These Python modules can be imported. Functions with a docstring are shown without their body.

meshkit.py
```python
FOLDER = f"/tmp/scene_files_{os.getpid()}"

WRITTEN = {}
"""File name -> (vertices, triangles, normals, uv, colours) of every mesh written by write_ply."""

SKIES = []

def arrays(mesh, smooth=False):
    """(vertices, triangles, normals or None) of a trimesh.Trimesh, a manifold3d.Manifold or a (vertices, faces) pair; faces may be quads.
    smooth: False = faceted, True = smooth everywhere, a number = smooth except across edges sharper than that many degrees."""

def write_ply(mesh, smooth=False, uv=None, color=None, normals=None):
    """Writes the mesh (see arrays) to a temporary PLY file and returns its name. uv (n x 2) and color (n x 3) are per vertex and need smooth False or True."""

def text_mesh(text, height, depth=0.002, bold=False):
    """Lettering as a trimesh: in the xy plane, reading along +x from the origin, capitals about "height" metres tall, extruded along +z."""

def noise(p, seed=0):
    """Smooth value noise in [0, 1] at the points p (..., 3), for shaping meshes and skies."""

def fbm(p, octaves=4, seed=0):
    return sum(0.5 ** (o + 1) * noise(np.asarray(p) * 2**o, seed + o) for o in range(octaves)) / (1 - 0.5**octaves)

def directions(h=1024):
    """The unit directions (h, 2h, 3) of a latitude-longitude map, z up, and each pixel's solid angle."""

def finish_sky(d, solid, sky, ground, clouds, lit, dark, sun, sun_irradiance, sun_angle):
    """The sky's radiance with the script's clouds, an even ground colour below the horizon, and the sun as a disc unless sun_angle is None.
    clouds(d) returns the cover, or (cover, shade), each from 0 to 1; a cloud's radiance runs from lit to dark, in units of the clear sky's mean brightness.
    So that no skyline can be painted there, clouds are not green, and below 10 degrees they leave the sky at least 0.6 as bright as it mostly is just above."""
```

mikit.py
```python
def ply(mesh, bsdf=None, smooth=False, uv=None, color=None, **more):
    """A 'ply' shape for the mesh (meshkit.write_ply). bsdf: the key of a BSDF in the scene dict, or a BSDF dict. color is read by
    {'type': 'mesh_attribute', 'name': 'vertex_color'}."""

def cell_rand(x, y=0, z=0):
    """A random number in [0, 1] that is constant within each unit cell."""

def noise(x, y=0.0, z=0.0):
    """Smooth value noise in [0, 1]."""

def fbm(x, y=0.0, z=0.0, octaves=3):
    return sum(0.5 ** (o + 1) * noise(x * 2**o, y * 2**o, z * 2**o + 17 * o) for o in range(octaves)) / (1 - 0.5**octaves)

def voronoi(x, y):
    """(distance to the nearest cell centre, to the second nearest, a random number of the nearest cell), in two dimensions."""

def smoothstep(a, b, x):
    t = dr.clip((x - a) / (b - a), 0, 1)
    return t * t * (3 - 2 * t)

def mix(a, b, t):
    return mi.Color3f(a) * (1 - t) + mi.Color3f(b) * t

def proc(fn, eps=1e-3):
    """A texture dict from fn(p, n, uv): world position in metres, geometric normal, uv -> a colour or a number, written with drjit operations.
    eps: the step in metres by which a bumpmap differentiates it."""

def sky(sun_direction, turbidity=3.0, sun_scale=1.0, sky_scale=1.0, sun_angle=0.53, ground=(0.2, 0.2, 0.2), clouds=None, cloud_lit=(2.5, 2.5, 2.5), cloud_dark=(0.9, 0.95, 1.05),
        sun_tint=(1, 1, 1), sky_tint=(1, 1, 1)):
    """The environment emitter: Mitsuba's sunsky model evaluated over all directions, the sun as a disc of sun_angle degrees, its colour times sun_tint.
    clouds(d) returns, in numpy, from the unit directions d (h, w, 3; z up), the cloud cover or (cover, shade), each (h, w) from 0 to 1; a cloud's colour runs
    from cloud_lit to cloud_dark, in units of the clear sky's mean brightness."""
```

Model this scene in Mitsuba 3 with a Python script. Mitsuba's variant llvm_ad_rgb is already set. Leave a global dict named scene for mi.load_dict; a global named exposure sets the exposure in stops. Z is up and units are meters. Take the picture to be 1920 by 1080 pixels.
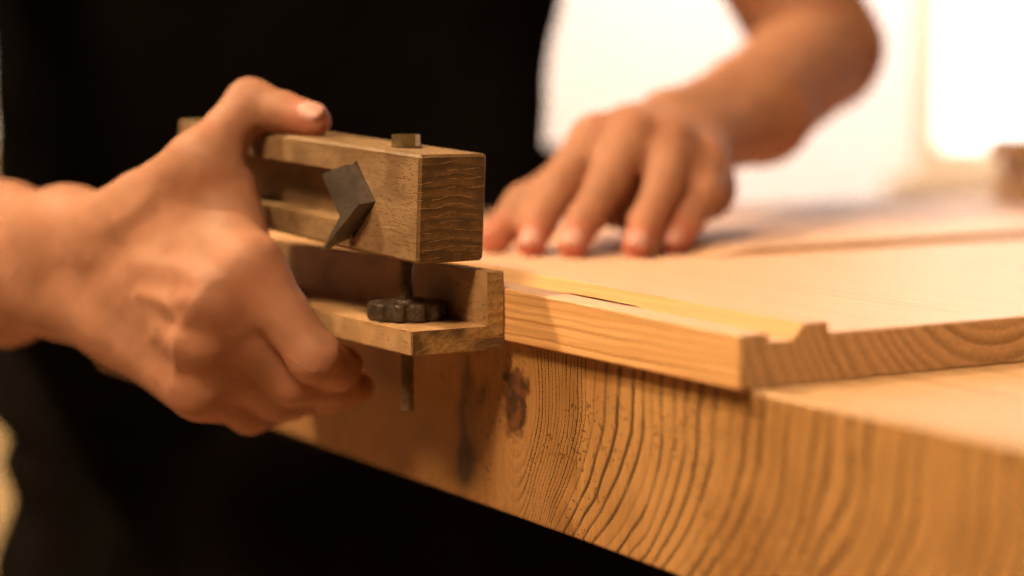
import math, random
import numpy as np
import trimesh
import manifold3d as m3
import drjit as dr
import mitsuba as mi
import mikit, meshkit
from mikit import proc, noise, fbm, smoothstep, mix

random.seed(7)
T = mi.ScalarTransform4f
scene, labels = {}, {}
A = lambda *v: np.array(v, float)

# ---------------------------------------------------------------- camera, lamps, exposure
exposure = 0.55
EYE = A(0, 0, 0.092)
PITCH = math.atan(340 / 3430)
scene['camera'] = {'type': 'thinlens', 'fov': 2 * math.degrees(math.atan(960 / 3430)), 'fov_axis': 'x',
                   'to_world': T().look_at(EYE.tolist(), (EYE + A(0, math.cos(PITCH), -math.sin(PITCH))).tolist(), [0, 0, 1]),
                   'aperture_radius': 0.0102, 'focus_distance': 0.698, 'near_clip': 0.01, 'far_clip': 50.0}
KEY_POS, KEY_R, KEY_L = A(-1.03, 1.03, 1.40), 0.035, 2000
FILL_POS, FILL_R, FILL_L = A(-0.72, -0.50, 1.66), 0.28, 48
WALL_LAMP, WALL_I = A(0.70, 2.15, 1.25), 7.4
KEY_C, FILL_C = A(1.0, 0.72, 0.43), A(1.0, 0.67, 0.38)
def lamp(L, c): return {'type': 'area', 'radiance': {'type': 'rgb', 'value': (L * c).tolist()}}

# ---------------------------------------------------------------- frames of the bench
D1 = A(-0.519, 0.8548, 0); D1 /= np.linalg.norm(D1)        # along the bench, away from the viewer
D2 = A(D1[1], -D1[0], 0)                                   # across the bench
UP = A(0, 0, 1)
Q = A(0.0738, 0.5879, 0.0)                                 # near corner of the board, on the bench top
def W(s, t, z): return Q + s * D1 + t * D2 + z * UP
FR = np.stack([D1, D2, UP])                                # rows: axes
def world(v, o=Q, fr=FR): return np.asarray(v, float) @ fr + o
def loc(p, o=Q, fr=FR):
    q = [p[i] - float(o[i]) for i in range(3)]
    return [q[0] * float(fr[k][0]) + q[1] * float(fr[k][1]) + q[2] * float(fr[k][2]) for k in range(3)]
def ndot(n, a): return n[0] * float(a[0]) + n[1] * float(a[1]) + n[2] * float(a[2])

# ---------------------------------------------------------------- mesh helpers
def add(key, mesh, bsdf, smooth=False, label=None, cat=None, group=None, kind=None, **kw):
    base, k = key, 0
    while key in scene:
        k += 1; key = '%s_%03d' % (base, k)
    scene[key] = mikit.ply(mesh, bsdf, smooth=smooth, **kw)
    e = {a: b for a, b in dict(label=label, category=cat, group=group, kind=kind).items() if b}
    if e: labels[key] = e
    return key
def thing(key, label, cat, group=None):
    labels[key] = {'label': label, 'category': cat}
    if group: labels[key]['group'] = group
def cbox(a, b, c=0.0008):
    """chamfered box in local coordinates"""
    pts = []
    for i in np.ndindex(2, 2, 2):
        p = A(*[(a, b)[i[k]][k] for k in range(3)])
        sg = A(*[1 if i[k] == 0 else -1 for k in range(3)])
        for k in range(3):
            q = p + sg * c; q[k] = p[k]; pts.append(q)
    return m3.Manifold.hull_points(np.array(pts))
def tri(m):
    g = m.to_mesh(); return trimesh.Trimesh(np.array(g.vert_properties[:, :3]), np.array(g.tri_verts), process=False)
def placed(m, o=Q, fr=FR):
    t = tri(m) if hasattr(m, 'to_mesh') else m.copy()
    t.vertices = world(t.vertices, o, fr)
    if np.linalg.det(fr) < 0: t.invert()
    return t
def hullm(pts): return m3.Manifold.hull_points(np.array(pts, float))
def lathe(profile, n=32):
    a = np.arange(n) / n * 2 * np.pi
    v = np.concatenate([np.stack([r * np.cos(a), r * np.sin(a), a * 0 + z], 1) for r, z in profile])
    f = []
    for i in range(len(profile) - 1):
        for j in range(n):
            f.append([i * n + j, i * n + (j + 1) % n, (i + 1) * n + (j + 1) % n, (i + 1) * n + j])
    t = trimesh.Trimesh(v, [q for x in f for q in ([x[0], x[1], x[2]], [x[0], x[2], x[3]])], process=False)
    return t

# ---------------------------------------------------------------- materials
def bs(key, d): scene[key] = {'type': 'twosided', 'bsdf': d}
def princ(color, rough=0.5, bump=None, bscale=1.0, **kw):
    d = {'type': 'principled', 'base_color': color if isinstance(color, dict) else {'type': 'rgb', 'value': list(color)}, 'roughness': rough, **kw}
    if bump is not None: d = {'type': 'bumpmap', 'arbitrary': bump, 'scale': bscale, 'bsdf': d}
    return d

# -- old bench timber: growth rings round a knot on the front, long grain on top
KN_S, KN_Z = 0.1470, -0.0236
def bench_field(p):
    s, t, z = loc(p)
    u = KN_S - s                                   # to the right of the knot
    w = z - KN_Z
    wob = (fbm(s * 30, z * 14, 3.1) - 0.5) * 0.012 + (fbm(s * 45, z * 50, 5.1, 2) - 0.5) * 0.0022 + (fbm(s * 120, z * 40, 8.2, 2) - 0.5) * 0.0013
    low = dr.maximum(-w, 0.0)
    hi = dr.maximum(w, 0.0)
    lean = u + wob + low * low * 9.0 * smoothstep(-0.01, 0.03, u) + low * 0.16 * smoothstep(0.02, 0.06, u) - hi * hi * 4.0
    r = dr.sqrt(dr.square(dr.maximum(lean, 0.0) + 0.0) + dr.square(w * 0.42) + 1e-8)
    r = dr.select(lean > 0, r, dr.sqrt(dr.square(lean * 0.9) + dr.square(w * 0.42) + 1e-8))
    return s, t, z, u, w, r
def bench_lines(p):
    s, t, z, u, w, r = bench_field(p)
    N = dr.minimum(r, 0.048) / 0.0025 + dr.maximum(r - 0.048, 0.0) / 0.0074      # tight rings near the knot, wide ones beyond
    f = N - dr.floor(N)
    k = mikit.cell_rand(dr.floor(N), 3, 1)
    width = 0.11 + 0.15 * k
    line = smoothstep(1 - width - 0.13, 1 - width * 0.6, f) * (1 - smoothstep(0.965, 1.0, f))
    gap = 0.50 + 0.50 * smoothstep(0.25, 0.5, fbm(s * 60 + k * 40, z * 90, k * 9))
    side = smoothstep(-0.004, 0.004, u - 0.003) * smoothstep(0.010, 0.0150, r)
    return line * gap * side * (1 - (1 - smoothstep(0.1, 0.6, k)) * (0.30 + 0.35 * smoothstep(0.03, 0.08, r))), f, k
def bench_col(p, n, uv):
    s, t, z, u, w, r = bench_field(p)
    line, f, k = bench_lines(p)
    early = mix((0.53, 0.29, 0.100), (0.35, 0.172, 0.050), smoothstep(0.25, 0.75, fbm(s * 22, z * 18, 1.7)))
    early = mix(early, (0.34, 0.17, 0.058), 0.45 * f)
    c = mix(early, (0.075, 0.033, 0.011), line * 0.95)
    fib = fbm(s * 900, z * 60, 5.0, 2)
    c = c * (0.86 + 0.28 * fib)
    pores = smoothstep(0.76, 0.86, noise(s * 1100, z * 800, 2.0)) * smoothstep(0.45, 0.6, fbm(s * 40, z * 40, 9.0))
    c = mix(c, (0.09, 0.04, 0.015), 0.7 * pores)
    # the knot and the dark stain beside it
    wr = fbm(s * 160, z * 160, 4.0)
    kd = dr.sqrt(dr.square((u + 0.0015) * 1.0) + dr.square((w + 0.001) * 0.75)) + (wr - 0.5) * 0.012
    kn = 1 - smoothstep(0.0078, 0.0130, kd)
    ring = 0.5 + 0.5 * dr.sin(kd * 2600 + wr * 5)
    c = mix(c, mix((0.055, 0.024, 0.010), (0.17, 0.066, 0.022), smoothstep(0.35, 0.65, fbm(s * 150, z * 150, 8.0))), 0.95 * kn)
    c = mix(c, (0.045, 0.022, 0.010), (1 - smoothstep(0.001, 0.0042, kd + (fbm(s * 400, z * 400, 2.0) - .5) * 0.004)) * 0.8)
    st = s - (KN_S + 0.0373) + 0.10 * (w + 0.01) + (fbm(s * 70, z * 45, 6.6) - 0.5) * 0.020
    stain = (1 - smoothstep(0.0, 0.013, dr.abs(st))) * smoothstep(0.30, 0.62, fbm(s * 55, z * 35, 12.0)) * 1.3 * (0.4 + 0.6 * fbm(s * 90, z * 60, 3.0)) * smoothstep(-0.074, -0.058, z)
    c = mix(c, (0.040, 0.022, 0.012), dr.clip(stain * 1.25, 0, 0.9))
    left = smoothstep(0.03, 0.10, s - KN_S)
    c = mix(c, mix((0.44, 0.24, 0.09), (0.33, 0.17, 0.06), fbm(s * 12, z * 60, 2.0)), left * 0.6)
    # top: long grain
    tt = t + (fbm(s * 3, t * 14, 2.2) - 0.5) * 0.03
    g = dr.sin(tt * 420 + fbm(s * 5, t * 40, 1.0) * 7) * 0.5 + 0.5
    top = mix((0.57, 0.365, 0.20), (0.46, 0.275, 0.135), g * g * 0.8)
    top = top * (0.9 + 0.2 * fbm(s * 40, t * 700, 4.0, 2))
    return dr.select(n[2] > 0.6, top, c)
def bench_bump(p, n, uv):
    line, f, k = bench_lines(p)
    s, t, z = loc(p)
    return dr.select(n[2] > 0.6, 0.15 * fbm(s * 60, t * 800, 1.0, 2), 1 - line + 0.35 * fbm(s * 900, z * 160, 1.0, 2))
bs('m_bench', princ(proc(bench_col), 0.55, proc(bench_bump, 2e-4), 0.00018, specular=0.35))

# -- fresh pine board
def board_rings(s, t, z, sp=0.0027):
    tt = t - 0.118 + (fbm(s * 2.2, t * 4, 1.3) - 0.5) * 0.012 + 0.003 * dr.sin(s * 7)
    zz = z - 0.053 + (fbm(s * 3.1, 2.2, 7.0) - 0.5) * 0.004 - 0.010 * s
    r = dr.sqrt(tt * tt + zz * zz) + (fbm(s * 8, t * 50, z * 50) - 0.5) * 0.0012
    N = r / sp
    N = N + 0.35 * dr.sin(N * 0.9)
    f = N - dr.floor(N)
    return smoothstep(0.25, 0.93, f) * (1 - smoothstep(0.95, 1.0, f)), mikit.cell_rand(dr.floor(N), 1, 5)
def board_col(p, n, uv):
    s, t, z = loc(p)
    l, k = board_rings(s, t, z)
    endf = smoothstep(0.6, 0.8, dr.abs(ndot(n, D1)))
    sidef = smoothstep(0.6, 0.8, dr.abs(ndot(n, D2)))
    amt = (0.35 + 0.65 * k)
    fib = fbm(s * 30, t * 900, z * 900, 2)
    long = mix((0.66, 0.43, 0.305), (0.56, 0.335, 0.19), l * amt * 0.5)
    long = long * (0.93 + 0.14 * fib)
    l2 = 0.5 + 0.5 * dr.sin(z * 2050 + (fbm(s * 14, 3.0, 1.0) - 0.5) * 5.0 + (fbm(s * 60, z * 300, 2.0, 2) - 0.5) * 1.6 + s * 9)
    l2 = smoothstep(0.35, 1.0, l2) * (0.35 + 0.65 * noise(dr.floor(z * 2050 / 6.283) * 3.7, s * 6))
    side = mix((0.78, 0.46, 0.195), (0.48, 0.200, 0.050), dr.maximum(l * amt * 0.55, l2 * 0.8))
    side = side * (0.90 + 0.2 * fbm(s * 40, z * 1400, t * 50, 2))
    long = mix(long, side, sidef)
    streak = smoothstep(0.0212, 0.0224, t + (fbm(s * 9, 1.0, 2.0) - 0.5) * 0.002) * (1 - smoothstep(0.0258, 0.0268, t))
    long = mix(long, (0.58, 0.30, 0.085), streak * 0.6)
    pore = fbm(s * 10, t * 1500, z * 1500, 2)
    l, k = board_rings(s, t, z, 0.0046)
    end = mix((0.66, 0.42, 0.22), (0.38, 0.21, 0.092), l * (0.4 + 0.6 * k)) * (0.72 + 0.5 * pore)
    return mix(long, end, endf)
def board_bump(p, n, uv):
    s, t, z = loc(p)
    return fbm(s * 40, t * 1100, z * 1100, 2)
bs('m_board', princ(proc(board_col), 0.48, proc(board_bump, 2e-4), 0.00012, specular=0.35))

# -- beech of the gauge, in the frame of a piece
def gauge_wood(key, o, fr, dirt=1.0, base=((0.32, 0.208, 0.107), (0.22, 0.130, 0.060)), endc=((0.145, 0.078, 0.024), (0.066, 0.033, 0.010))):
    def col(p, n, uv):
        x, y, z = loc(p, o, fr)
        endf = smoothstep(0.6, 0.8, dr.abs(ndot(n, fr[0])))
        c = mix(base[0], base[1], fbm(x * 22, y * 140, z * 140))
        cx = dr.floor(z * 1700); cy = dr.floor(y * 1700)
        dash = noise(x * 420 + mikit.cell_rand(cx, cy, 2) * 91, z * 1900, y * 1900)
        c = mix(c, (0.13, 0.062, 0.022), smoothstep(0.66, 0.80, dash) * 0.75)
        d = smoothstep(0.46, 0.72, fbm(x * 55, y * 60, z * 60 + 3)) * dirt
        c = mix(c, (0.12, 0.066, 0.030), 0.55 * d)
        # end grain: arcs, pale saw scratches, grime
        yy, zz = y - 0.012, z + 0.075
        r = dr.sqrt(yy * yy + zz * zz) + (fbm(y * 120, z * 120, 1.0) - 0.5) * 0.0016
        fr_ = r / 0.0042
        f = fr_ - dr.floor(fr_)
        e = mix(endc[0], endc[1], smoothstep(0.2, 0.95, f) * 0.8)
        e = e * (0.62 + 0.75 * fbm(y * 900, z * 1300, 2.0, 2))
        e = mix(e, (0.055, 0.03, 0.014), 0.75 * smoothstep(0.42, 0.72, fbm(y * 95, z * 130, 6.0)))
        sc = z + (fbm(y * 60, z * 25, 2.0) - 0.5) * 0.006
        q = sc / 0.0034
        h = dr.abs(q - dr.floor(q) - 0.5)
        e = mix(e, (0.40, 0.24, 0.10), (1 - smoothstep(0.0, 0.06, h)) * 0.9 * smoothstep(0.35, 0.6, noise(y * 260, dr.floor(q) * 7.3, 1.0)))
        return mix(c, e, endf)
    def bump(p, n, uv):
        x, y, z = loc(p, o, fr)
        return fbm(x * 160, y * 1500, z * 1500, 2) * 0.7 + 0.6 * fbm(x * 60, y * 70, z * 70)
    bs(key, princ(proc(col), 0.5, proc(bump, 2e-4), 0.00035, specular=0.4))

def metal_col(a, b, c, s1=300):
    def col(p, n, uv):
        g = fbm(p[0] * s1, p[1] * s1, p[2] * s1)
        return mix(mix(a, b, smoothstep(0.3, 0.7, g)), c, smoothstep(0.58, 0.72, fbm(p[0] * 900, p[1] * 900, p[2] * 900)))
    return proc(col)
def rough_bump(p, n, uv): return fbm(p[0] * 1500, p[1] * 1500, p[2] * 1500, 2)
bs('m_steel', princ(metal_col((0.15, 0.122, 0.100), (0.105, 0.084, 0.068), (0.11, 0.083, 0.062), 120), 0.36, proc(rough_bump, 2e-4), 0.00012, metallic=0.45))
bs('m_rusty', princ(metal_col((0.21, 0.145, 0.072), (0.13, 0.088, 0.044), (0.18, 0.095, 0.038)), 0.42, proc(rough_bump, 2e-4), 0.0002, metallic=0.35))
bs('m_brass', princ(metal_col((0.52, 0.40, 0.20), (0.42, 0.31, 0.15), (0.30, 0.20, 0.09)), 0.34, metallic=0.85))
bs('m_knob', princ(metal_col((0.085, 0.060, 0.038), (0.050, 0.036, 0.024), (0.15, 0.105, 0.062), 500), 0.45, proc(rough_bump, 2e-4), 0.0004, metallic=0.35))
bs('m_dark', princ((0.02, 0.014, 0.01), 0.7))
def cloth_bump(p, n, uv): return fbm(p[0] * 700, p[1] * 700, p[2] * 700, 2)
bs('m_shirt', princ((0.006, 0.006, 0.0058), 1.0, specular=0.0))
bs('m_apron', princ((0.010, 0.0088, 0.0074), 1.0, specular=0.0))
bs('m_trousers', princ((0.016, 0.0145, 0.012), 0.85, specular=0.1))
bs('m_hair', princ((0.02, 0.014, 0.01), 0.5))
def skin_bump(p, n, uv): return 0.6 * fbm(p[0] * 900, p[1] * 900, p[2] * 900, 2) + fbm(p[0] * 260, p[1] * 260, p[2] * 260, 2)
bs('m_skin', princ({'type': 'mesh_attribute', 'name': 'vertex_color'}, 0.56, proc(skin_bump, 3e-4), 0.00012, specular=0.28, sheen=0.2))
bs('m_nail', princ((0.60, 0.32, 0.265), 0.38, specular=0.45, clearcoat=0.1))
bs('m_wall', princ(proc(lambda p, n, uv: mix((0.84, 0.80, 0.78), (0.81, 0.765, 0.735), fbm(p[0] * 2, p[2] * 2, 1.0))), 0.9, specular=0.1))
bs('m_floor', princ(proc(lambda p, n, uv: mix((0.46, 0.30, 0.17), (0.36, 0.22, 0.115), fbm(p[0] * 3, p[1] * 25, 2.0))), 0.5))
bs('m_frame', princ(proc(lambda p, n, uv: mix((0.74, 0.56, 0.38), (0.66, 0.48, 0.30), fbm(p[0] * 30, p[1] * 30, p[2] * 4))), 0.5))
bs('m_offcut', princ(proc(lambda p, n, uv: mix((0.62, 0.38, 0.20), (0.46, 0.25, 0.12), fbm(p[0] * 12, p[1] * 90, p[2] * 120))), 0.55))
bs('m_sheet', princ(proc(lambda p, n, uv: mix((0.86, 0.66, 0.34), (0.78, 0.56, 0.26), fbm(p[0] * 40, p[1], p[2] * 3))), 0.6))
bs('m_leg', princ(proc(lambda p, n, uv: mix((0.20, 0.11, 0.05), (0.13, 0.07, 0.03), fbm(p[0] * 60, p[1] * 60, p[2] * 6))), 0.6))
bs('m_lamp', princ((0.05, 0.05, 0.05), 0.5, metallic=0.4))

# ---------------------------------------------------------------- setting
def plain_box(a, b): return trimesh.creation.box(bounds=[a, b])
add('floor', plain_box((-4, -2.5, -0.98), (4, 3.4, -0.90)), 'm_floor', kind='structure')
win = (0.70, 1.75, -0.02, 1.05)           # x0 x1 z0 z1 of the window opening
wy = 3.2
wall = [plain_box((-4, wy, -0.9), (win[0], wy + .12, 2.6)), plain_box((win[1], wy, -0.9), (4, wy + .12, 2.6)),
        plain_box((win[0], wy, -0.9), (win[1], wy + .12, win[2])), plain_box((win[0], wy, win[3]), (win[1], wy + .12, 2.6))]
add('back_wall', trimesh.util.concatenate(wall), 'm_wall', label='cream plastered wall behind the carpenter, far out of focus', cat='wall')
thing('window', 'bright window with a wooden frame at the upper right, out of focus', 'window')
fw = 0.045
for a, b in (((win[0], wy - .015, win[2]), (win[0] + fw, wy + .06, win[3])), ((win[1] - fw, wy - .015, win[2]), (win[1], wy + .06, win[3])),
             ((win[0] + fw, wy - .012, win[2]), (win[1] - fw, wy + .06, win[2] + fw)), ((win[0] + fw, wy - .012, win[3] - fw), (win[1] - fw, wy + .06, win[3]))):
    add('window__frame', placed(cbox(a, b, 0.004), A(0, 0, 0), np.eye(3)), 'm_frame')
add('window__sill', placed(cbox((win[0] - .05, wy - .03, win[2] - .035), (win[1] + .05, wy - .016, win[2] - .002), 0.004), A(0, 0, 0), np.eye(3)), 'm_frame')
pane = trimesh.Trimesh([[win[0] + fw, wy + .02, win[2] + fw], [win[1] - fw, wy + .02, win[2] + fw], [win[1] - fw, wy + .02, win[3] - fw], [win[0] + fw, wy + .02, win[3] - fw]],
                       [[0, 1, 2], [0, 2, 3]], process=False)
scene['window__pane'] = mikit.ply(pane, 'm_wall', emitter={'type': 'area', 'radiance': {'type': 'rgb', 'value': [1.5, 1.48, 1.40]}})

tag = dict(label='pale yellow wooden sheet against the back wall at the lower left edge', cat='wooden sheet')
add('wooden_sheet', placed(cbox((-2.0, 3.10, -0.899), (-0.62, 3.118, 0.02), 0.002), A(0, 0, 0), np.eye(3)), 'm_sheet', **tag)
# lamps (all hang outside the picture; globe and wall lamp are added for light)
def pendant(key, pos, R, L, c, label):
    thing(key, label, 'lamp', 'workshop lamps')
    ball = trimesh.creation.icosphere(3, R); ball.apply_translation(pos)
    scene[key + '__bulb'] = mikit.ply(ball, 'm_lamp', smooth=True, emitter=lamp(L, c))
    top = trimesh.creation.cylinder(R * 0.45, R * 1.0, sections=24); top.apply_translation(pos + A(0, 0, R * 1.52))
    add(key + '__socket', top, 'm_lamp', 40)
    cord = trimesh.creation.cylinder(0.004, 1.0, sections=8); cord.apply_translation(pos + A(0, 0, R * 2 + 0.5))
    add(key + '__cord', cord, 'm_lamp', True)
pendant('pendant_lamp', KEY_POS, KEY_R, KEY_L, KEY_C, 'small bright hanging lamp to the left behind the bench, outside the picture')
pendant('pendant_lamp_001', FILL_POS, FILL_R, FILL_L, FILL_C, 'large soft globe lamp added as front fill at the left, outside the picture')  # added fill light, made a big globe to soften the shadows
thing('added_wall_lamp', 'hooded lamp added to brighten the back wall, outside the picture', 'lamp')  # added unseen lamp, only there to brighten the back wall
hood = lathe([(0.018, 0.0), (0.030, 0.005), (0.062, 0.09), (0.066, 0.12), (0.0645, 0.12), (0.060, 0.09), (0.028, 0.008), (0.018, 0.004)], 32)
hood.apply_transform(trimesh.geometry.align_vectors([0, 0, 1], [0, 1, -0.2])); hood.apply_translation(WALL_LAMP - A(0, .13, -.03))
add('added_wall_lamp__hood', hood, 'm_lamp', 40)
arm = trimesh.creation.cylinder(0.006, 1.2, sections=10); arm.apply_translation(WALL_LAMP + A(0, -.13, .63))
add('added_wall_lamp__rod', arm, 'm_lamp', True)
scene['wall_spot'] = {'type': 'spot', 'to_world': T().look_at(WALL_LAMP.tolist(), (WALL_LAMP + A(-0.10, 1, -0.95)).tolist(), [0, 0, 1]), 'cutoff_angle': 72.0, 'beam_width': 55.0,
                      'intensity': {'type': 'rgb', 'value': (WALL_I * A(1, .90, .88)).tolist()}}

# ---------------------------------------------------------------- workbench
thing('workbench', 'thick old timber workbench with dark growth rings and a knot on its edge', 'workbench')
BF, BE0, BE1, BH = 0.0050, -0.75, 0.652, 0.071        # front plane, near end, far end, thickness
bm = tri(cbox((BE0, BF, -BH), (BE1, 1.05, 0.0), 0.0012))
add('workbench__top', placed(bm), 'm_bench')
for s_ in (BE0 + .1, BE1 - .2):
    for t_ in (0.56, 0.92):
        add('workbench__leg', placed(cbox((s_, t_, -0.899), (s_ + .09, t_ + .09, -BH - .0005), 0.003)), 'm_leg')

# ---------------------------------------------------------------- the pine board with its moulded edge
K, S1, L1, WB = 0.020, 0.20, 0.555, 0.985
def rise(s): return K * min(s, S1)
prof = [(0, 0.0006), (0, 0.0176), (0.0006, 0.0182), (0.0108, 0.0184), (0.0117, 0.0180), (0.0119, 0.0156), (0.0205, 0.0153), (0.0225, 0.0160), (0.0262, 0.0198),
        (0.0268, 0.0206), (0.0362, 0.0208), (0.0372, 0.0200), (0.0374, 0.0168), (WB, 0.0168), (WB, 0.0006)]
ss = [0.0, 0.0006] + list(np.linspace(0.02, S1, 10)) + [0.3, 0.4, L1]
def board_mesh():
    n = len(prof); v, f = [], []
    for i, s in enumerate(ss):
        for (t, z) in prof:
            zz = z + (rise(s) if z > 0.002 else 0)
            if i == 0: t, zz = t + (0.0005 if t == 0 else 0), zz - (0.0005 if z > 0.002 else 0)
            if 0.0119 <= t <= 0.0373 and 0.06 < s < 0.27:      # hand-worked: slightly wavy
                zz += 0.00025 * math.sin(s * 140 + t * 300)
            v.append((s, t, zz))
    for i in range(len(ss) - 1):
        for j in range(n):
            a, b = i * n + j, i * n + (j + 1) % n
            f += [[a, b, b + n], [a, b + n, a + n]]
    from shapely.geometry import Polygon
    vv, ff = trimesh.creation.triangulate_polygon(Polygon(prof), engine='earcut')
    idx = [int(np.argmin([abs(p[0] - q[0]) + abs(p[1] - q[1]) for q in prof])) for p in vv]
    for a, b, c in ff:
        f += [[idx[a], idx[b], idx[c]]]
        f += [[idx[a] + (len(ss) - 1) * n, idx[c] + (len(ss) - 1) * n, idx[b] + (len(ss) - 1) * n]]
    t = trimesh.Trimesh(v, f, process=False); t.fix_normals()
    return t
thing('pine_board', 'freshly planed pale pine board with a moulded edge, lying on the old workbench', 'board')
bmesh = m3.Manifold(m3.Mesh(np.array(board_mesh().vertices, np.float32), np.array(board_mesh().faces, np.uint32)))
split = hullm([(0.088, 0.0205, 0.0178), (0.088, 0.0240, 0.0182)] + [(0.112, t, z) for t, z in ((0.0185, 0.0172), (0.0340, 0.0176), (0.0185, 0.0186), (0.0340, 0.0188))] + [(0.138, 0.0205, 0.0186), (0.138, 0.0240, 0.0190)])
if bmesh.num_tri() > 0: bmesh = bmesh - split; bmesh = placed(bmesh)
else: bmesh = placed(board_mesh())
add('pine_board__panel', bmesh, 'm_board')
# the raised strip that crosses the board near its far side
zt = 0.0168 + rise(1)
sf = lambda t: 0.216 + 0.074 * t
strip = hullm([(sf(t) + ds, t, z) for t, h in ((0.166, 0.0010), (0.190, 0.0036), (WB - .002, 0.0042)) for ds, z in ((0.0, zt + .0002), (0.0006, zt + h * .8), (0.0020, zt + h))] +
              [(L1 - 0.002, t, zt + z) for t in (0.166, WB - .002) for z in (0.0002, 0.0030)])
add('pine_board__strip', placed(strip), 'm_board')

# stack of offcuts at the far right
OX = W(0.40, 0.0, 0) * 0
ocx = A(0.388, 1.36, 0.0206)
thing('offcut_stack', 'small brown stack of wood offcuts at the far right of the board', 'wood offcuts')
for k, (dx, dy, w_, h_) in enumerate(((0, 0, .10, .016), (.006, .004, .09, .013), (-.004, .002, .085, .015))):
    z0 = zt + .0040 + (0, .0163, .0296)[k]
    add('offcut_stack__offcut', placed(cbox((-.02 + dx, -.04 + dy, z0), (-.02 + dx + w_, .04 + dy, z0 + h_), .001), A(ocx[0], ocx[1], 0), np.eye(3)), 'm_offcut')

# ---------------------------------------------------------------- the gauge
thing('marking_gauge', 'old wooden marking gauge with a bolt, held against the edge of the pale board', 'marking gauge')
GS = 0.1472                                             # where its near end stands along the bench
GO = W(GS, 0, 0)
# beam: yawed and pitched a little against the fence
b1 = A(-0.6047, 0.7941, 0.061); b1 /= np.linalg.norm(b1)
b2 = np.cross(b1, UP); b2 /= np.linalg.norm(b2); b3 = np.cross(b2, b1)
BFR = np.stack([b1, b2, b3])
BO = W(GS + 0.004, -0.0371, 0.0318)
BW, BHT, BL = 0.0318, 0.0420, 0.198
beam = cbox((0, 0, 0), (BL, BW, BHT), 0.0011)
end_cut = hullm([(x, y, z) for (x, y) in ((-0.01, -0.01), (-0.0005, -0.01), (-0.01, BW + .01), (0.0035, BW + .01)) for z in (-0.01, 0.06)])
recess = cbox((0.043, -0.01, 0.0108), (0.185, 0.0135, 0.0312), 0.0004)
mort = hullm([(x, y, z) for y in (-0.01, BW + .01) for x, z in ((0.0298, 0.0212), (0.0450, 0.0362), (0.0615, 0.0200), (0.0455, 0.0048))])
beam = beam - recess - mort
gauge_wood('m_beam', BO, BFR)
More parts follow.
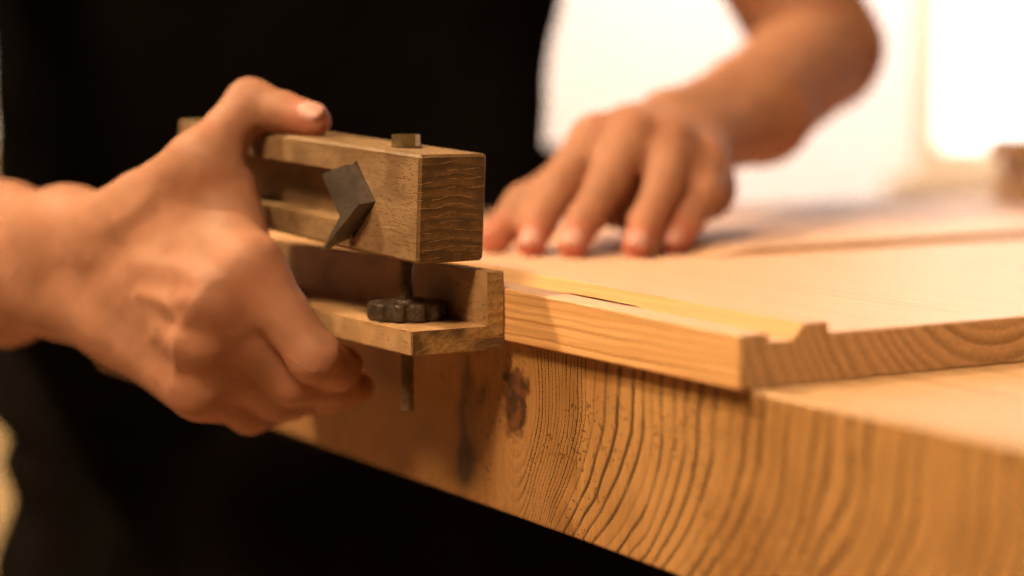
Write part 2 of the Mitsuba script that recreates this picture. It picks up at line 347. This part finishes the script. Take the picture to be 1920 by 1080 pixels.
add('marking_gauge__beam', placed(beam, BO, BFR), 'm_beam')
# chevron-shaped steel wedge that sticks out of the slanting mortise
def wedge():
    o = [(0.0555, 0.0298), (0.0432, 0.0345), (0.0320, 0.0201), (0.0542, -0.0015), (0.0435, 0.0141)]     # outer end: A B C D E
    i = [(0.0600, 0.0310), (0.0455, 0.0352), (0.0306, 0.0215), (0.0470, 0.0063), (0.0500, 0.0170)]
    yo = [-0.0095, -0.0070, -0.0065, -0.0100, -0.0080]
    v = [(x, yo[k], z) for k, (x, z) in enumerate(o)] + [(x, 0.004, z) for x, z in i]
    f = [[0, 1, 4], [1, 2, 4], [4, 2, 3]]
    f += [[b, a, c] for a, b, c in [[5, 6, 9], [6, 7, 9], [9, 7, 8]]]
    for k in range(5):
        a, b = k, (k + 1) % 5
        f += [[a, a + 5, b + 5], [a, b + 5, b]]
    t = trimesh.Trimesh(v, f, process=True); t.fix_normals()
    return t
add('marking_gauge__wedge', placed(wedge(), BO, BFR), 'm_steel', label='grey steel wedge through the slanting mortise of the beam')
# fence: an L-shaped bar that runs along the edge of the board
FO = W(GS, 0, 0)
fence = cbox((0, -0.0418, -0.0030), (0.215, -0.0004, 0.0280), 0.0006) - cbox((-0.01, -0.06, 0.0066), (0.25, -0.0082, 0.06), 0.0002)
gauge_wood('m_fence', FO, FR, 0.7, base=((0.45, 0.28, 0.135), (0.36, 0.205, 0.09)), endc=((0.37, 0.225, 0.090), (0.27, 0.152, 0.058)))
AX = A(0.0375, -0.0238)                                  # bolt axis (s, t) from the gauge's near end
hole = m3.Manifold.cylinder(0.06, 0.0034, 0.0034, 24).translate([AX[0], AX[1], -0.03])
add('marking_gauge__fence', placed(fence - hole, FO, FR), 'm_fence')
ao = W(GS + AX[0], AX[1], 0)
def bolt_shaft():
    pr, z, r = [(0.0002, -0.0305), (0.0024, -0.0305)], -0.0300, 0.00290
    while z < 0.072:
        pr += [(r, z + 0.0001), (r - 0.00065, z + 0.0006)]; z += 0.0012
    pr += [(0.0002, z)]
    return lathe(pr, 20)
sh = bolt_shaft(); sh.vertices = sh.vertices + ao
add('marking_gauge__bolt', sh, 'm_rusty', 30, label='long rusty threaded bolt')
ztop = 0.0318 + BHT + 0.061 * AX[0] - 0.0003
hx = m3.Manifold.cylinder(0.0046, 0.0058, 0.0058, 6).rotate([0, 0, 14]).translate([0, 0, ztop + 0.0006])
hx = hx ^ m3.Manifold.cylinder(0.02, 0.0078, 0.0040, 32).translate([0, 0, ztop - 0.0052])
add('marking_gauge__bolt_head', placed(hx, ao, np.eye(3)), 'm_brass', label='dull yellow hexagonal bolt head on top of the beam')
add('marking_gauge__washer', placed(m3.Manifold.cylinder(0.0010, 0.0068, 0.0068, 32).translate([0, 0, ztop - 0.0004]), ao, np.eye(3)), 'm_rusty', 30)
# star-shaped hand nut
nl = 11
ang = np.linspace(0, 2 * np.pi, nl * 16, endpoint=False)
def star(rr, k): return np.stack([(rr + k * np.tanh(2.2 * np.cos(nl * ang))) * np.cos(ang), (rr + k * np.tanh(2.2 * np.cos(nl * ang))) * np.sin(ang)], 1)
def knob():
    rows = [(0.0125, 0.0004, 0.0070), (0.0147, 0.0010, 0.0072), (0.0152, 0.0011, 0.0080), (0.0152, 0.0011, 0.0128), (0.0146, 0.0010, 0.0138), (0.0128, 0.0004, 0.0141), (0.0095, 0, 0.0137), (0.0070, 0, 0.0139), (0.0064, 0, 0.0152), (0.0030, 0, 0.0153)]
    n = len(ang)
    v = [(0, 0, 0.0070)]
    for r, k, z in rows: v += [(x, y, z) for x, y in star(r, k)]
    v.append((0, 0, 0.0153))
    f = [[0, 1 + (j + 1) % n, 1 + j] for j in range(n)]
    for i in range(len(rows) - 1):
        for j in range(n):
            a, b = 1 + i * n + j, 1 + i * n + (j + 1) % n
            f += [[a, b, b + n], [a, b + n, a + n]]
    last = 1 + (len(rows) - 1) * n
    f += [[last + j, last + (j + 1) % n, len(v) - 1] for j in range(n)]
    return trimesh.Trimesh(v, f, process=False)
kb = knob(); kb.vertices = kb.vertices + ao
add('marking_gauge__hand_nut', kb, 'm_knob', 35, label='dark star-shaped nut lying on the fence')

# ---------------------------------------------------------------- the person: distance fields and surface nets
class Field:
    def __init__(self): self.items = []
    def cap(self, a, b, ra, rb, k): self.items.append((A(*a), A(*b), ra, rb, k))
def seg(P, a, b, ra, rb):
    ab = b - a; t = np.clip(((P - a) @ ab) / max(ab @ ab, 1e-12), 0, 1)
    d = P - a - t[:, None] * ab
    return np.sqrt((d * d).sum(1)) - (ra + (rb - ra) * t)
def smin(a, b, k):
    if k <= 0: return np.minimum(a, b)
    h = np.clip(0.5 + 0.5 * (b - a) / k, 0, 1)
    return b + (a - b) * h - k * h * (1 - h)
def surface_nets(fn, lo, hi, h, coarse=4):
    lo, hi = np.asarray(lo, float), np.asarray(hi, float)
    H = h * coarse
    nb = np.ceil((hi - lo) / H).astype(int)
    n = nb * coarse
    cc = [lo[i] + (np.arange(nb[i]) + 0.5) * H for i in range(3)]
    G = np.stack(np.meshgrid(*cc, indexing='ij'), -1).reshape(-1, 3)
    dc = fn(G).reshape(nb)
    near = np.abs(dc) < H * 2.2
    D = np.repeat(np.repeat(np.repeat(dc, coarse, 0), coarse, 1), coarse, 2)
    near = np.repeat(np.repeat(np.repeat(near, coarse, 0), coarse, 1), coarse, 2)
    idx = np.argwhere(near)
    X = lo + (idx + 0.5) * h
    out = np.empty(len(X))
    for i in range(0, len(X), 400000): out[i:i + 400000] = fn(X[i:i + 400000])
    D[near] = out
    ins = D < 0
    cnt = np.zeros(np.array(D.shape) - 1, np.uint8); acc = np.zeros((*cnt.shape, 3), np.float32)
    any_, all_ = None, None
    corner = [ins[a:a + cnt.shape[0], b:b + cnt.shape[1], c:c + cnt.shape[2]] for a in (0, 1) for b in (0, 1) for c in (0, 1)]
    tot = sum(c.astype(np.uint8) for c in corner)
    act = (tot > 0) & (tot < 8)
    ids = -np.ones(cnt.shape, np.int64); cells = np.argwhere(act); ids[act] = np.arange(len(cells))
    pos = np.zeros((len(cells), 3)); num = np.zeros(len(cells))
    off = [(a, b, c) for a in (0, 1) for b in (0, 1) for c in (0, 1)]
    for i in range(8):
        for ax in range(3):
            if off[i][ax]: continue
            j = list(off[i]); j[ax] = 1
            da = D[tuple((cells + off[i]).T)]; db = D[tuple((cells + j).T)]
            x = (da < 0) != (db < 0)
            t = np.where(x, da / np.where(x, da - db, 1), 0)
            p = np.array(off[i], float)[None] + 0 * pos; p[:, ax] += t
            pos[x] += p[x]; num[x] += 1
    V = lo + (cells + 0.5 + pos / num[:, None]) * h
    F = []
    for ax in range(3):
        o1, o2 = [(1, 2), (2, 0), (0, 1)][ax]
        sl0 = [slice(1, -1)] * 3; sl1 = [slice(1, -1)] * 3
        sl0[ax] = slice(0, -1); sl1[ax] = slice(1, None)
        a, b = ins[tuple(sl0)], ins[tuple(sl1)]
        for flip, m in ((False, a & ~b), (True, ~a & b)):
            e = np.argwhere(m) + 1; e[:, ax] -= 1
            q = []
            for u, v in ((-1, -1), (0, -1), (0, 0), (-1, 0)):
                c = e.copy(); c[:, o1] += u; c[:, o2] += v
                q.append(ids[tuple(c.T)])
            q = np.stack(q, 1); q = q[(q >= 0).all(1)]
            F.append(q[:, ::-1] if flip else q)
    F = np.vstack(F)
    return trimesh.Trimesh(V, np.vstack([F[:, [0, 1, 2]], F[:, [0, 2, 3]]]), process=False)

R_ = dict(
    thumb=[(-0.1646, 0.7687, 0.0413), (-0.127, 0.7433, 0.0683), (-0.1081, 0.7609, 0.0935), (-0.0825, 0.7679, 0.0870)],
    index=[(-0.1072, 0.7141, 0.0269), (-0.0811, 0.7109, -0.0047), (-0.0602, 0.7302, -0.0128), (-0.0487, 0.7461, -0.0135)],
    middle=[(-0.1159, 0.7119, 0.0156), (-0.0869, 0.7288, -0.0173), (-0.0673, 0.7494, -0.0222), (-0.0551, 0.7644, -0.0227)],
    ring=[(-0.1212, 0.7173, -0.0013), (-0.0958, 0.739, -0.0255), (-0.0772, 0.7599, -0.0279), (-0.0657, 0.7749, -0.0279)],
    little=[(-0.1254, 0.7276, -0.0193), (-0.1086, 0.7483, -0.0332), (-0.0923, 0.7636, -0.0312), (-0.082, 0.7777, -0.0307)])
L_ = dict(
    thumb=[(0.0769, 1.0374, 0.065), (0.0359, 0.9861, 0.0548), (0.007, 0.9646, 0.0402), (-0.0096, 0.9429, 0.0243)],
    index=[(0.0454, 0.9881, 0.0743), (0.0243, 0.9584, 0.0489), (0.0143, 0.9388, 0.0334), (0.0097, 0.9237, 0.0227)],
    middle=[(0.0643, 0.9832, 0.0755), (0.0493, 0.9507, 0.052), (0.0372, 0.9309, 0.0347), (0.0304, 0.9136, 0.0229)],
    ring=[(0.0847, 0.9878, 0.072), (0.0794, 0.9557, 0.0518), (0.0686, 0.9327, 0.0329), (0.0622, 0.9134, 0.0222)],
    little=[(0.105, 0.9969, 0.0617), (0.1016, 0.9682, 0.0459), (0.0916, 0.9508, 0.0329), (0.0826, 0.9357, 0.0226)])
RS = 1.045
for k_ in R_: R_[k_] = [tuple(EYE + (A(*p) - EYE) * RS) for i, p in enumerate(R_[k_])]
def rsc(*p): return EYE + (A(*p) - EYE) * RS
R_['index'] = [(-0.1067, 0.747, 0.025), (-0.0804, 0.7386, -0.0096), (-0.0733, 0.759, -0.0169), (-0.0717, 0.7809, -0.0187)]
R_['middle'][2:] = [(-0.0774, 0.7771, -0.0269), (-0.0738, 0.798, -0.0287)]
R_['thumb'] = [(-0.1716, 0.8017, 0.0391), (-0.132, 0.7764, 0.0677), (-0.1129, 0.794, 0.0931), (-0.0851, 0.7809, 0.0860)]
LS = 0.945
for k_ in L_: L_[k_] = [tuple(EYE + (A(*p) - EYE) * LS) for p in L_[k_]]
def lsc(*p): return EYE + (A(*p) - EYE) * LS
RAD = dict(thumb=(0.0130, 0.0122, 0.0108, 0.0082), index=(0.0115, 0.0098, 0.0084, 0.0070), middle=(0.0115, 0.0100, 0.0086, 0.0072),
           ring=(0.0110, 0.0095, 0.0082, 0.0068), little=(0.0105, 0.0090, 0.0078, 0.0064))
def finger(P, J, rad):
    d = None
    for a, b, ra, rb in zip(J[:-1], J[1:], rad[:-1], rad[1:]):
        a, b = A(*a), A(*b); m = (a + b) / 2
        rm = (ra + rb) / 2 * 0.955
        e = smin(seg(P, a, m, ra, rm), seg(P, m, b, rm, rb), 0.002)
        d = e if d is None else smin(d, e, 0.004)
    return d
def hand(P, J, wr, wu, palm_k=0.016, extra=(), web=None, fscale=1.0, kn=A(0, 0, 0), webf=0.25):
    d = None
    wrists = [wr * (1 - f) + wu * f for f in (0.12, 0.38, 0.65, 0.92)]
    for n_, wp in zip(('index', 'middle', 'ring', 'little'), wrists):
        e = seg(P, wp, A(*J[n_][0]), 0.0135, RAD[n_][0] * 1.02 * fscale)
        d = e if d is None else smin(d, e, palm_k)
    names = ('index', 'middle', 'ring', 'little')
    for n_ in names:                                   # knuckle heads
        d = smin(d, seg(P, A(*J[n_][0]) + kn, A(*J[n_][0]) + kn, RAD[n_][0] * 0.86 * fscale, 0), 0.004)
    for a_, b_ in zip(names[:-1], names[1:]):          # webs between the fingers
        pa, pb = A(*J[a_][0]) * (1 - webf) + A(*J[a_][1]) * webf, A(*J[b_][0]) * (1 - webf) + A(*J[b_][1]) * webf
        d = smin(d, seg(P, pa, pb, 0.0082 * fscale, 0.0082 * fscale), 0.006)
    e = seg(P, wr, A(*J['thumb'][0]), 0.0150, 0.0140); d = smin(d, e, palm_k)
    e = seg(P, A(*J['thumb'][0]), A(*J['thumb'][1]), 0.0150, 0.0118); d = smin(d, e, palm_k)
    if web is not None:
        for a, b, ra, rb in web: d = smin(d, seg(P, A(*a), A(*b), ra, rb), 0.014)
    for a, b, ra, rb, k in extra: d = smin(d, seg(P, A(*a), A(*b), ra, rb), k)
    fs = None
    for n_ in ('index', 'middle', 'ring', 'little'):
        e = finger(P, J[n_], [r * fscale for r in RAD[n_]]); fs = e if fs is None else smin(fs, e, 0.0022)
    t = finger(P, J['thumb'][1:], RAD['thumb'][1:])
    return smin(smin(d, fs, 0.007), t, 0.008)
# right hand, on the gauge (left in the picture)
RWR, RWU = rsc(-0.1948, 0.7985, 0.037), rsc(-0.1962, 0.8015, 0.0100)
WEBP = [(-0.1294, 0.7731, 0.0651), (-0.1216, 0.7781, 0.0548), (-0.1175, 0.7707, 0.0405), (-0.1096, 0.7524, 0.0285)]
def right_arm(P):
    J = R_
    mid = lambda a, b, f=0.5: tuple(A(*a) * (1 - f) + A(*b) * f)
    web = [(mid(J['thumb'][0], J['thumb'][1], .35), mid(tuple(RWR), J['index'][0], .62), 0.0125, 0.0125),
           (mid(J['thumb'][0], J['thumb'][1], .75), mid(tuple(RWR), J['index'][0], .85), 0.0085, 0.0100)]
    web += [(a, b, 0.0098, 0.0098) for a, b in zip(WEBP[:-1], WEBP[1:])]
    hyp = tuple(rsc(-0.1644, 0.772, 0.0000))
    ex = [(tuple(RWU), hyp, 0.0165, 0.0145, 0.016), (hyp, J['little'][0], 0.0145, 0.0110, 0.014)]
    d = hand(P, J, RWR, RWU, extra=ex, web=web, fscale=1.07, kn=A(-0.0017, -0.0033, 0.0012))
    f1, f2, el = rsc(-0.2365, 0.844, 0.033), rsc(-0.2385, 0.8477, 0.0050), A(-0.380, 0.985, 0.030)
    e = seg(P, RWR, f1, 0.0165, 0.0195); d = smin(d, e, 0.022)
    d = smin(d, seg(P, RWU, f2, 0.0165, 0.0190), 0.016)
    d = smin(d, seg(P, f1, el + A(0, 0, .004), 0.0195, 0.034), 0.03)
    d = smin(d, seg(P, f2, el - A(0, 0, .008), 0.0190, 0.034), 0.03)
    d = smin(d, seg(P, RWR * .5 + RWU * .5, (f1 + f2) / 2, 0.018, 0.021), 0.012)
    # tendons and veins
    Pf = P - (P @ DORS)[:, None] * DORS
    fl = lambda a: a - (a @ DORS) * DORS
    v = w = None
    for a, b, r in VEINS:
        e = seg(Pf, fl(a), fl(b), 0, 0); v = e if v is None else np.minimum(v, e)
    for a, b in TEND:
        e = seg(Pf, fl(a), fl(b), 0, 0); w = e if w is None else np.minimum(w, e)
    return d - 0.0011 * np.exp(-(v / 0.0024) ** 2) - 0.0013 * np.exp(-(w / 0.0050) ** 2)
VEINS = []
for pts, r_ in (
    ([(-0.1313, 0.7116, -0.0101), (-0.1291, 0.7062, 0.0012), (-0.128, 0.7056, 0.0071), (-0.1206, 0.6991, 0.0128), (-0.118, 0.6989, 0.0217)], 0.0010),
    ([(-0.128, 0.7056, 0.0071), (-0.133, 0.7108, 0.0121), (-0.1387, 0.7168, 0.0167), (-0.150, 0.728, 0.0175)], 0.0009)):
    VEINS += [(rsc(*a), rsc(*b), r_) for a, b in zip(pts[:-1], pts[1:])]
DORS = A(-0.45, -0.85, 0.25) / np.linalg.norm(A(-0.45, -0.85, 0.25))
TEND = [(rsc(*a), rsc(*b)) for a, b in (((-0.1546, 0.7341, 0.03), (-0.1315, 0.713, 0.0287)), ((-0.1315, 0.713, 0.0287), (-0.1137, 0.7005, 0.0267)),
    ((-0.1361, 0.7141, 0.016), (-0.1188, 0.6983, 0.0162)), ((-0.142, 0.7212, 0.0009), (-0.1253, 0.7043, -0.0017)),
    ((-0.1617, 0.7435, 0.0449), (-0.1467, 0.738, 0.0556)))]
LWR, LWU = lsc(0.091, 1.062, 0.0803), lsc(0.1146, 1.0651, 0.071)
def left_arm(P):
    J = L_
    mid = lambda a, b, f=0.5: tuple(A(*a) * (1 - f) + A(*b) * f)
    web = [(mid(J['thumb'][0], J['thumb'][1], .4), mid(tuple(LWR), J['index'][0], .6), 0.012, 0.012)]
    d = hand(P, J, LWR, LWU, palm_k=0.014, web=web, fscale=1.02, kn=A(0, -0.001, 0.0015), webf=0.42)
    for a, b in ((lsc(0.040, 1.000, 0.045), lsc(0.078, 1.010, 0.040)), (lsc(0.078, 1.010, 0.040), lsc(0.108, 1.020, 0.046))):   # heel of the hand
        d = smin(d, seg(P, a, b, 0.0165, 0.0165), 0.012)
    fm, el, sh = lsc(0.1510, 1.1454, 0.0905), lsc(0.2135, 1.2754, 0.1310), A(0.075, 1.215, 0.36)
    wm = (LWR + LWU) / 2
    fa = None
    for wp, off in ((LWR, A(-0.007, 0, 0.006)), (LWU, A(0.007, 0, -0.006))):
        e = seg(P, wp, fm + off, 0.0175, 0.0245); fa = e if fa is None else smin(fa, e, 0.012)
    fa = smin(fa, seg(P, fm, el, 0.0325, 0.0385), 0.010)
    fa = smin(fa, seg(P, el, sh, 0.0385, 0.046), 0.012)
    d = smin(d, fa, 0.014)
    return d
def vcol(m, J):
    V = np.array(m.vertices)
    c = np.tile(A(0.40, 0.192, 0.115), (len(V), 1))
    n1 = meshkit.fbm(V * 60, 3, 5)[:, None]; n2 = meshkit.fbm(V * 220, 3, 9)[:, None]
    c *= 0.80 + 0.26 * n1 + 0.16 * n2
    red = np.clip((meshkit.fbm(V * 95, 3, 21)[:, None] - 0.5) * 3, 0, 1) * 0.35
    c = c * (1 - red) + red * A(0.47, 0.185, 0.115)
    for k, j in J.items():
        for q, amt, rad in ((0, .55, .013), (1, .55, .008), (2, .4, .009), (3, .9, .011)):
            if k == 'thumb' and q == 0: continue
            if k == 'thumb': amt *= 0.6
            if J is R_ and k != 'thumb' and q > 1: continue
            w = np.exp(-(np.linalg.norm(V - A(*j[q]), axis=1) / (rad * 1.15)) ** 4)[:, None] * amt
            c = c * (1 - w) + w * (A(0.33, 0.150, 0.090) if q == 1 else A(0.52, 0.155, 0.105) if q == 3 else A(0.48, 0.180, 0.115))
    return np.clip(c, 0, 1)
def finish(m, amp, seed):
    m = max(m.split(only_watertight=False), key=lambda c: len(c.vertices))
    from scipy.sparse import coo_matrix, diags
    e = m.edges_unique; e = np.vstack([e, e[:, ::-1]]); nv = len(m.vertices)
    M = coo_matrix((np.ones(len(e)), (e[:, 0], e[:, 1])), (nv, nv)).tocsr()
    M = diags(1 / np.maximum(np.asarray(M.sum(1)).ravel(), 1)) @ M
    V = np.array(m.vertices)
    for lam in (0.5, -0.45, 0.5, -0.45, 0.4): V = V + lam * (M @ V - V)
    m = trimesh.Trimesh(V, m.faces, process=False)
    n = np.array(m.vertex_normals)
    V = np.array(m.vertices)
    m.vertices = V + n * ((meshkit.fbm(V * 75, 3, seed) - 0.5) * amp)[:, None]
    return m
ra = finish(surface_nets(right_arm, (-0.43, 0.66, -0.075), (-0.025, 1.03, 0.125), 0.0016), 0.0016, 3)
la = finish(surface_nets(left_arm, (-0.04, 0.83, 0.0), (0.29, 1.33, 0.43), 0.0018), 0.0012, 4)
# trunk, upper arms and head under the clothes
RSH, LSH = A(-0.335, 1.14, 0.34), A(0.060, 1.245, 0.37)
PEL, CH, NK = A(-0.185, 1.40, -0.02), A(-0.145, 1.235, 0.30), A(-0.140, 1.20, 0.47)
HD = A(-0.12, 1.165, 0.60)
def trunk(P, g=0.0):
    x = P.copy()
    ax = (LSH - RSH) / np.linalg.norm(LSH - RSH)
    d = None
    for o in (-0.085, 0.0, 0.085):
        e = smin(seg(P, PEL + ax * o, CH + ax * o, 0.105 + g, 0.098 + g), seg(P, CH + ax * o, NK - A(0, 0, .07) + ax * o * 0.8, 0.098 + g, 0.06 + g), 0.04)
        d = e if d is None else smin(d, e, 0.03)
    d = smin(d, seg(P, RSH, LSH, 0.058 + g, 0.058 + g), 0.05)
    return d
def arms_upper(P, g=0.0, full=True):
    d = np.minimum(seg(P, RSH, A(-0.380, 0.985, 0.036), 0.050 + g, 0.038 + g), 1e3)
    d = np.minimum(d, seg(P, LSH, A(0.075, 1.215, 0.36) * .3 + A(0.075, 1.215, 0.36) * .7, 0.050 + g, 0.048 + g))
    return d
def trunk_body(P):
    d = smin(trunk(P), arms_upper(P), 0.03)
    d = smin(d, seg(P, NK - A(0, 0, .05), HD - A(0, 0, .02), 0.055, 0.052), 0.03)
    hd = smin(seg(P, HD + A(0, .015, .03), HD + A(0, -.005, .0), 0.082, 0.078), seg(P, HD + A(.02, -.06, -.06), HD + A(.01, -.03, -.05), 0.042, 0.055), 0.03)
    hd = smin(hd, seg(P, HD + A(.03, -.085, .0), HD + A(.034, -.098, -.03), 0.008, 0.014), 0.01)
    return smin(d, hd, 0.02)
tb = surface_nets(trunk_body, (-0.52, 0.86, -0.2), (0.26, 1.60, 0.80), 0.009, 3)
body = trimesh.util.concatenate([ra, la, tb])
bcol = np.vstack([vcol(ra, R_), vcol(la, L_), vcol(tb, {})])
thing('person', 'carpenter in black clothes with one hand on the gauge and one flat on the board', 'person')
add('person__body', body, 'm_skin', True, color=bcol)
def shirt_f(P):
    d = trunk(P, 0.016)
    d = smin(d, seg(P, RSH, RSH * .35 + A(-0.380, 0.985, 0.036) * .65, 0.072, 0.066), 0.03)
    d = smin(d, seg(P, LSH, LSH + A(0.075, 0.01, -0.06), 0.072, 0.070), 0.03)
    d = smin(d, seg(P, A(-.045, 1.30, .24), A(-.030, 1.31, -.02), 0.062, 0.062), 0.02)
    return d + (meshkit.fbm(P * 9, 3, 2) - 0.5) * 0.016 + (np.abs(meshkit.fbm(P * A(14, 14, 7), 2, 6) - 0.5)) * 0.02
add('person__shirt', surface_nets(shirt_f, (-0.52, 0.90, -0.22), (0.24, 1.62, 0.50), 0.009, 3), 'm_shirt', True)
hair = surface_nets(lambda P: np.maximum(seg(P, HD + A(0, .02, .035), HD + A(0, .01, .01), 0.092, 0.086), -(P[:, 2] - HD[2] + .6 * (P[:, 1] - HD[1]) + .02)), (-0.26, 1.0, 0.45), (0.05, 1.35, 0.78), 0.008, 3)
add('person__hair', hair, 'm_hair', True)
# long work apron and trousers below the waist: hanging cloth with folds
def skirt(cx, cy, ry, z0, z1, left, right, folds, seed, amp=1.0):
    nz, na = 110, 260
    v = []
    a = np.arange(na) / na * 2 * np.pi
    ca, sa = np.cos(a), np.sin(a)
    for i in range(nz):
        f = i / (nz - 1); z = z0 + (z1 - z0) * f
        rx = np.where(ca < 0, cx - np.interp(-z, *left), np.interp(-z, *right) - cx)
        fo = 0.06 * (0.3 + f) * np.sin(a * folds + 2.2 * math.sin(f * 5 + seed)) + 0.04 * np.sin(a * (folds * 2 + 1) + 1.3 + f * 9) + 0.16 * (meshkit.fbm(np.stack([ca * 2.5, sa * 2.5, a * 0 + f * 7], 1), 3, seed) - .5)
        fo = 1 + amp * fo * np.abs(sa) ** 0.7
        v.append(np.stack([cx + rx * fo * ca, cy + ry * (1 + .3 * f) * fo * sa, a * 0 + z], 1))
    v = np.vstack(v); f = []
    for i in range(nz - 1):
        for j in range(na):
            p, q = i * na + j, i * na + (j + 1) % na
            f += [[p, p + na, q + na], [p, q + na, q]]
    return trimesh.Trimesh(v, f, process=False)
add('person__apron', skirt(-0.140, 1.47, 0.135, 0.06, -0.74, ([-.06, .06, .155, .175, .194, .225, .27, .74], [-.335, -.422, -.422, -.405, -.415, -.404, -.422, -.41]),
                           ([-.06, .1, .25, .5, .74], [.05, .085, .14, .17, .17]), 9, 3), 'm_apron', True)
for sgn in (-1, 1):
    lx = -0.14 + sgn * 0.11
    add('person__trouser_leg', skirt(lx, 1.50, 0.09, -0.20, -0.87, ([0, 1], [lx - .085, lx - .08]), ([0, 1], [lx + .085, lx + .08]), 5, 6 + sgn), 'm_trousers', True)
# nails
def nail(J, up, w, l, back=0.0006):
    a, b = A(*J[2]), A(*J[3]); ax = (b - a) / np.linalg.norm(b - a)
    up = A(*up); up = up - ax * (up @ ax); up /= np.linalg.norm(up); sd = np.cross(ax, up)
    nu, nv = 13, 11; v = []
    for lay in (0, 1):
        for j in range(nv):
            fv = j / (nv - 1)
            for i in range(nu):
                fu = (i / (nu - 1) - .5) * 2
                th = fu * 0.88
                taper = 1 - 0.16 * (abs(fv - .45) * 2) ** 4
                r = w + (0.0004 - 0.0007 * abs(fu) ** 5 - 0.0006 * (1 - fv) ** 4 if lay else -0.0012)
                yy = (fv - 0.5) * l * (1 - 0.42 * fu * fu * (1 if fv > .5 else .8))
                drop = 0.0030 * max(fv - .35, 0) ** 1.6
                v.append(b + ax * (yy + back) + (math.sin(th * taper) * r) * sd + (math.cos(th * taper) * r - drop) * up)
    f = []; n = nu * nv
    for j in range(nv - 1):
        for i in range(nu - 1):
            p = j * nu + i
            f += [[n + p, n + p + 1, n + p + nu + 1], [n + p, n + p + nu + 1, n + p + nu], [p, p + nu + 1, p + 1], [p, p + nu, p + nu + 1]]
    rim = [i for i in range(nu)] + [j * nu + nu - 1 for j in range(1, nv)] + [(nv - 1) * nu + i for i in range(nu - 2, -1, -1)] + [j * nu for j in range(nv - 2, 0, -1)]
    for k in range(len(rim)):
        p, q = rim[k], rim[(k + 1) % len(rim)]
        f += [[p, q, q + n], [p, q + n, p + n]]
    return trimesh.Trimesh(v, f, process=False)
add('person__thumbnail', nail(R_['thumb'], (0.05, -0.75, 0.75), RAD['thumb'][3] * 0.985, 0.0125), 'm_nail', True)
for k_, up_ in (('index', (-0.08, -0.75, 0.65)), ('middle', (-0.03, -0.75, 0.65)), ('ring', (0.08, -0.78, 0.62)), ('little', (-0.10, -0.75, 0.6))):
    add('person__fingernail', nail(L_[k_], up_, RAD[k_][3] * 1.02 * 1.02, 0.0128), 'm_nail', True)
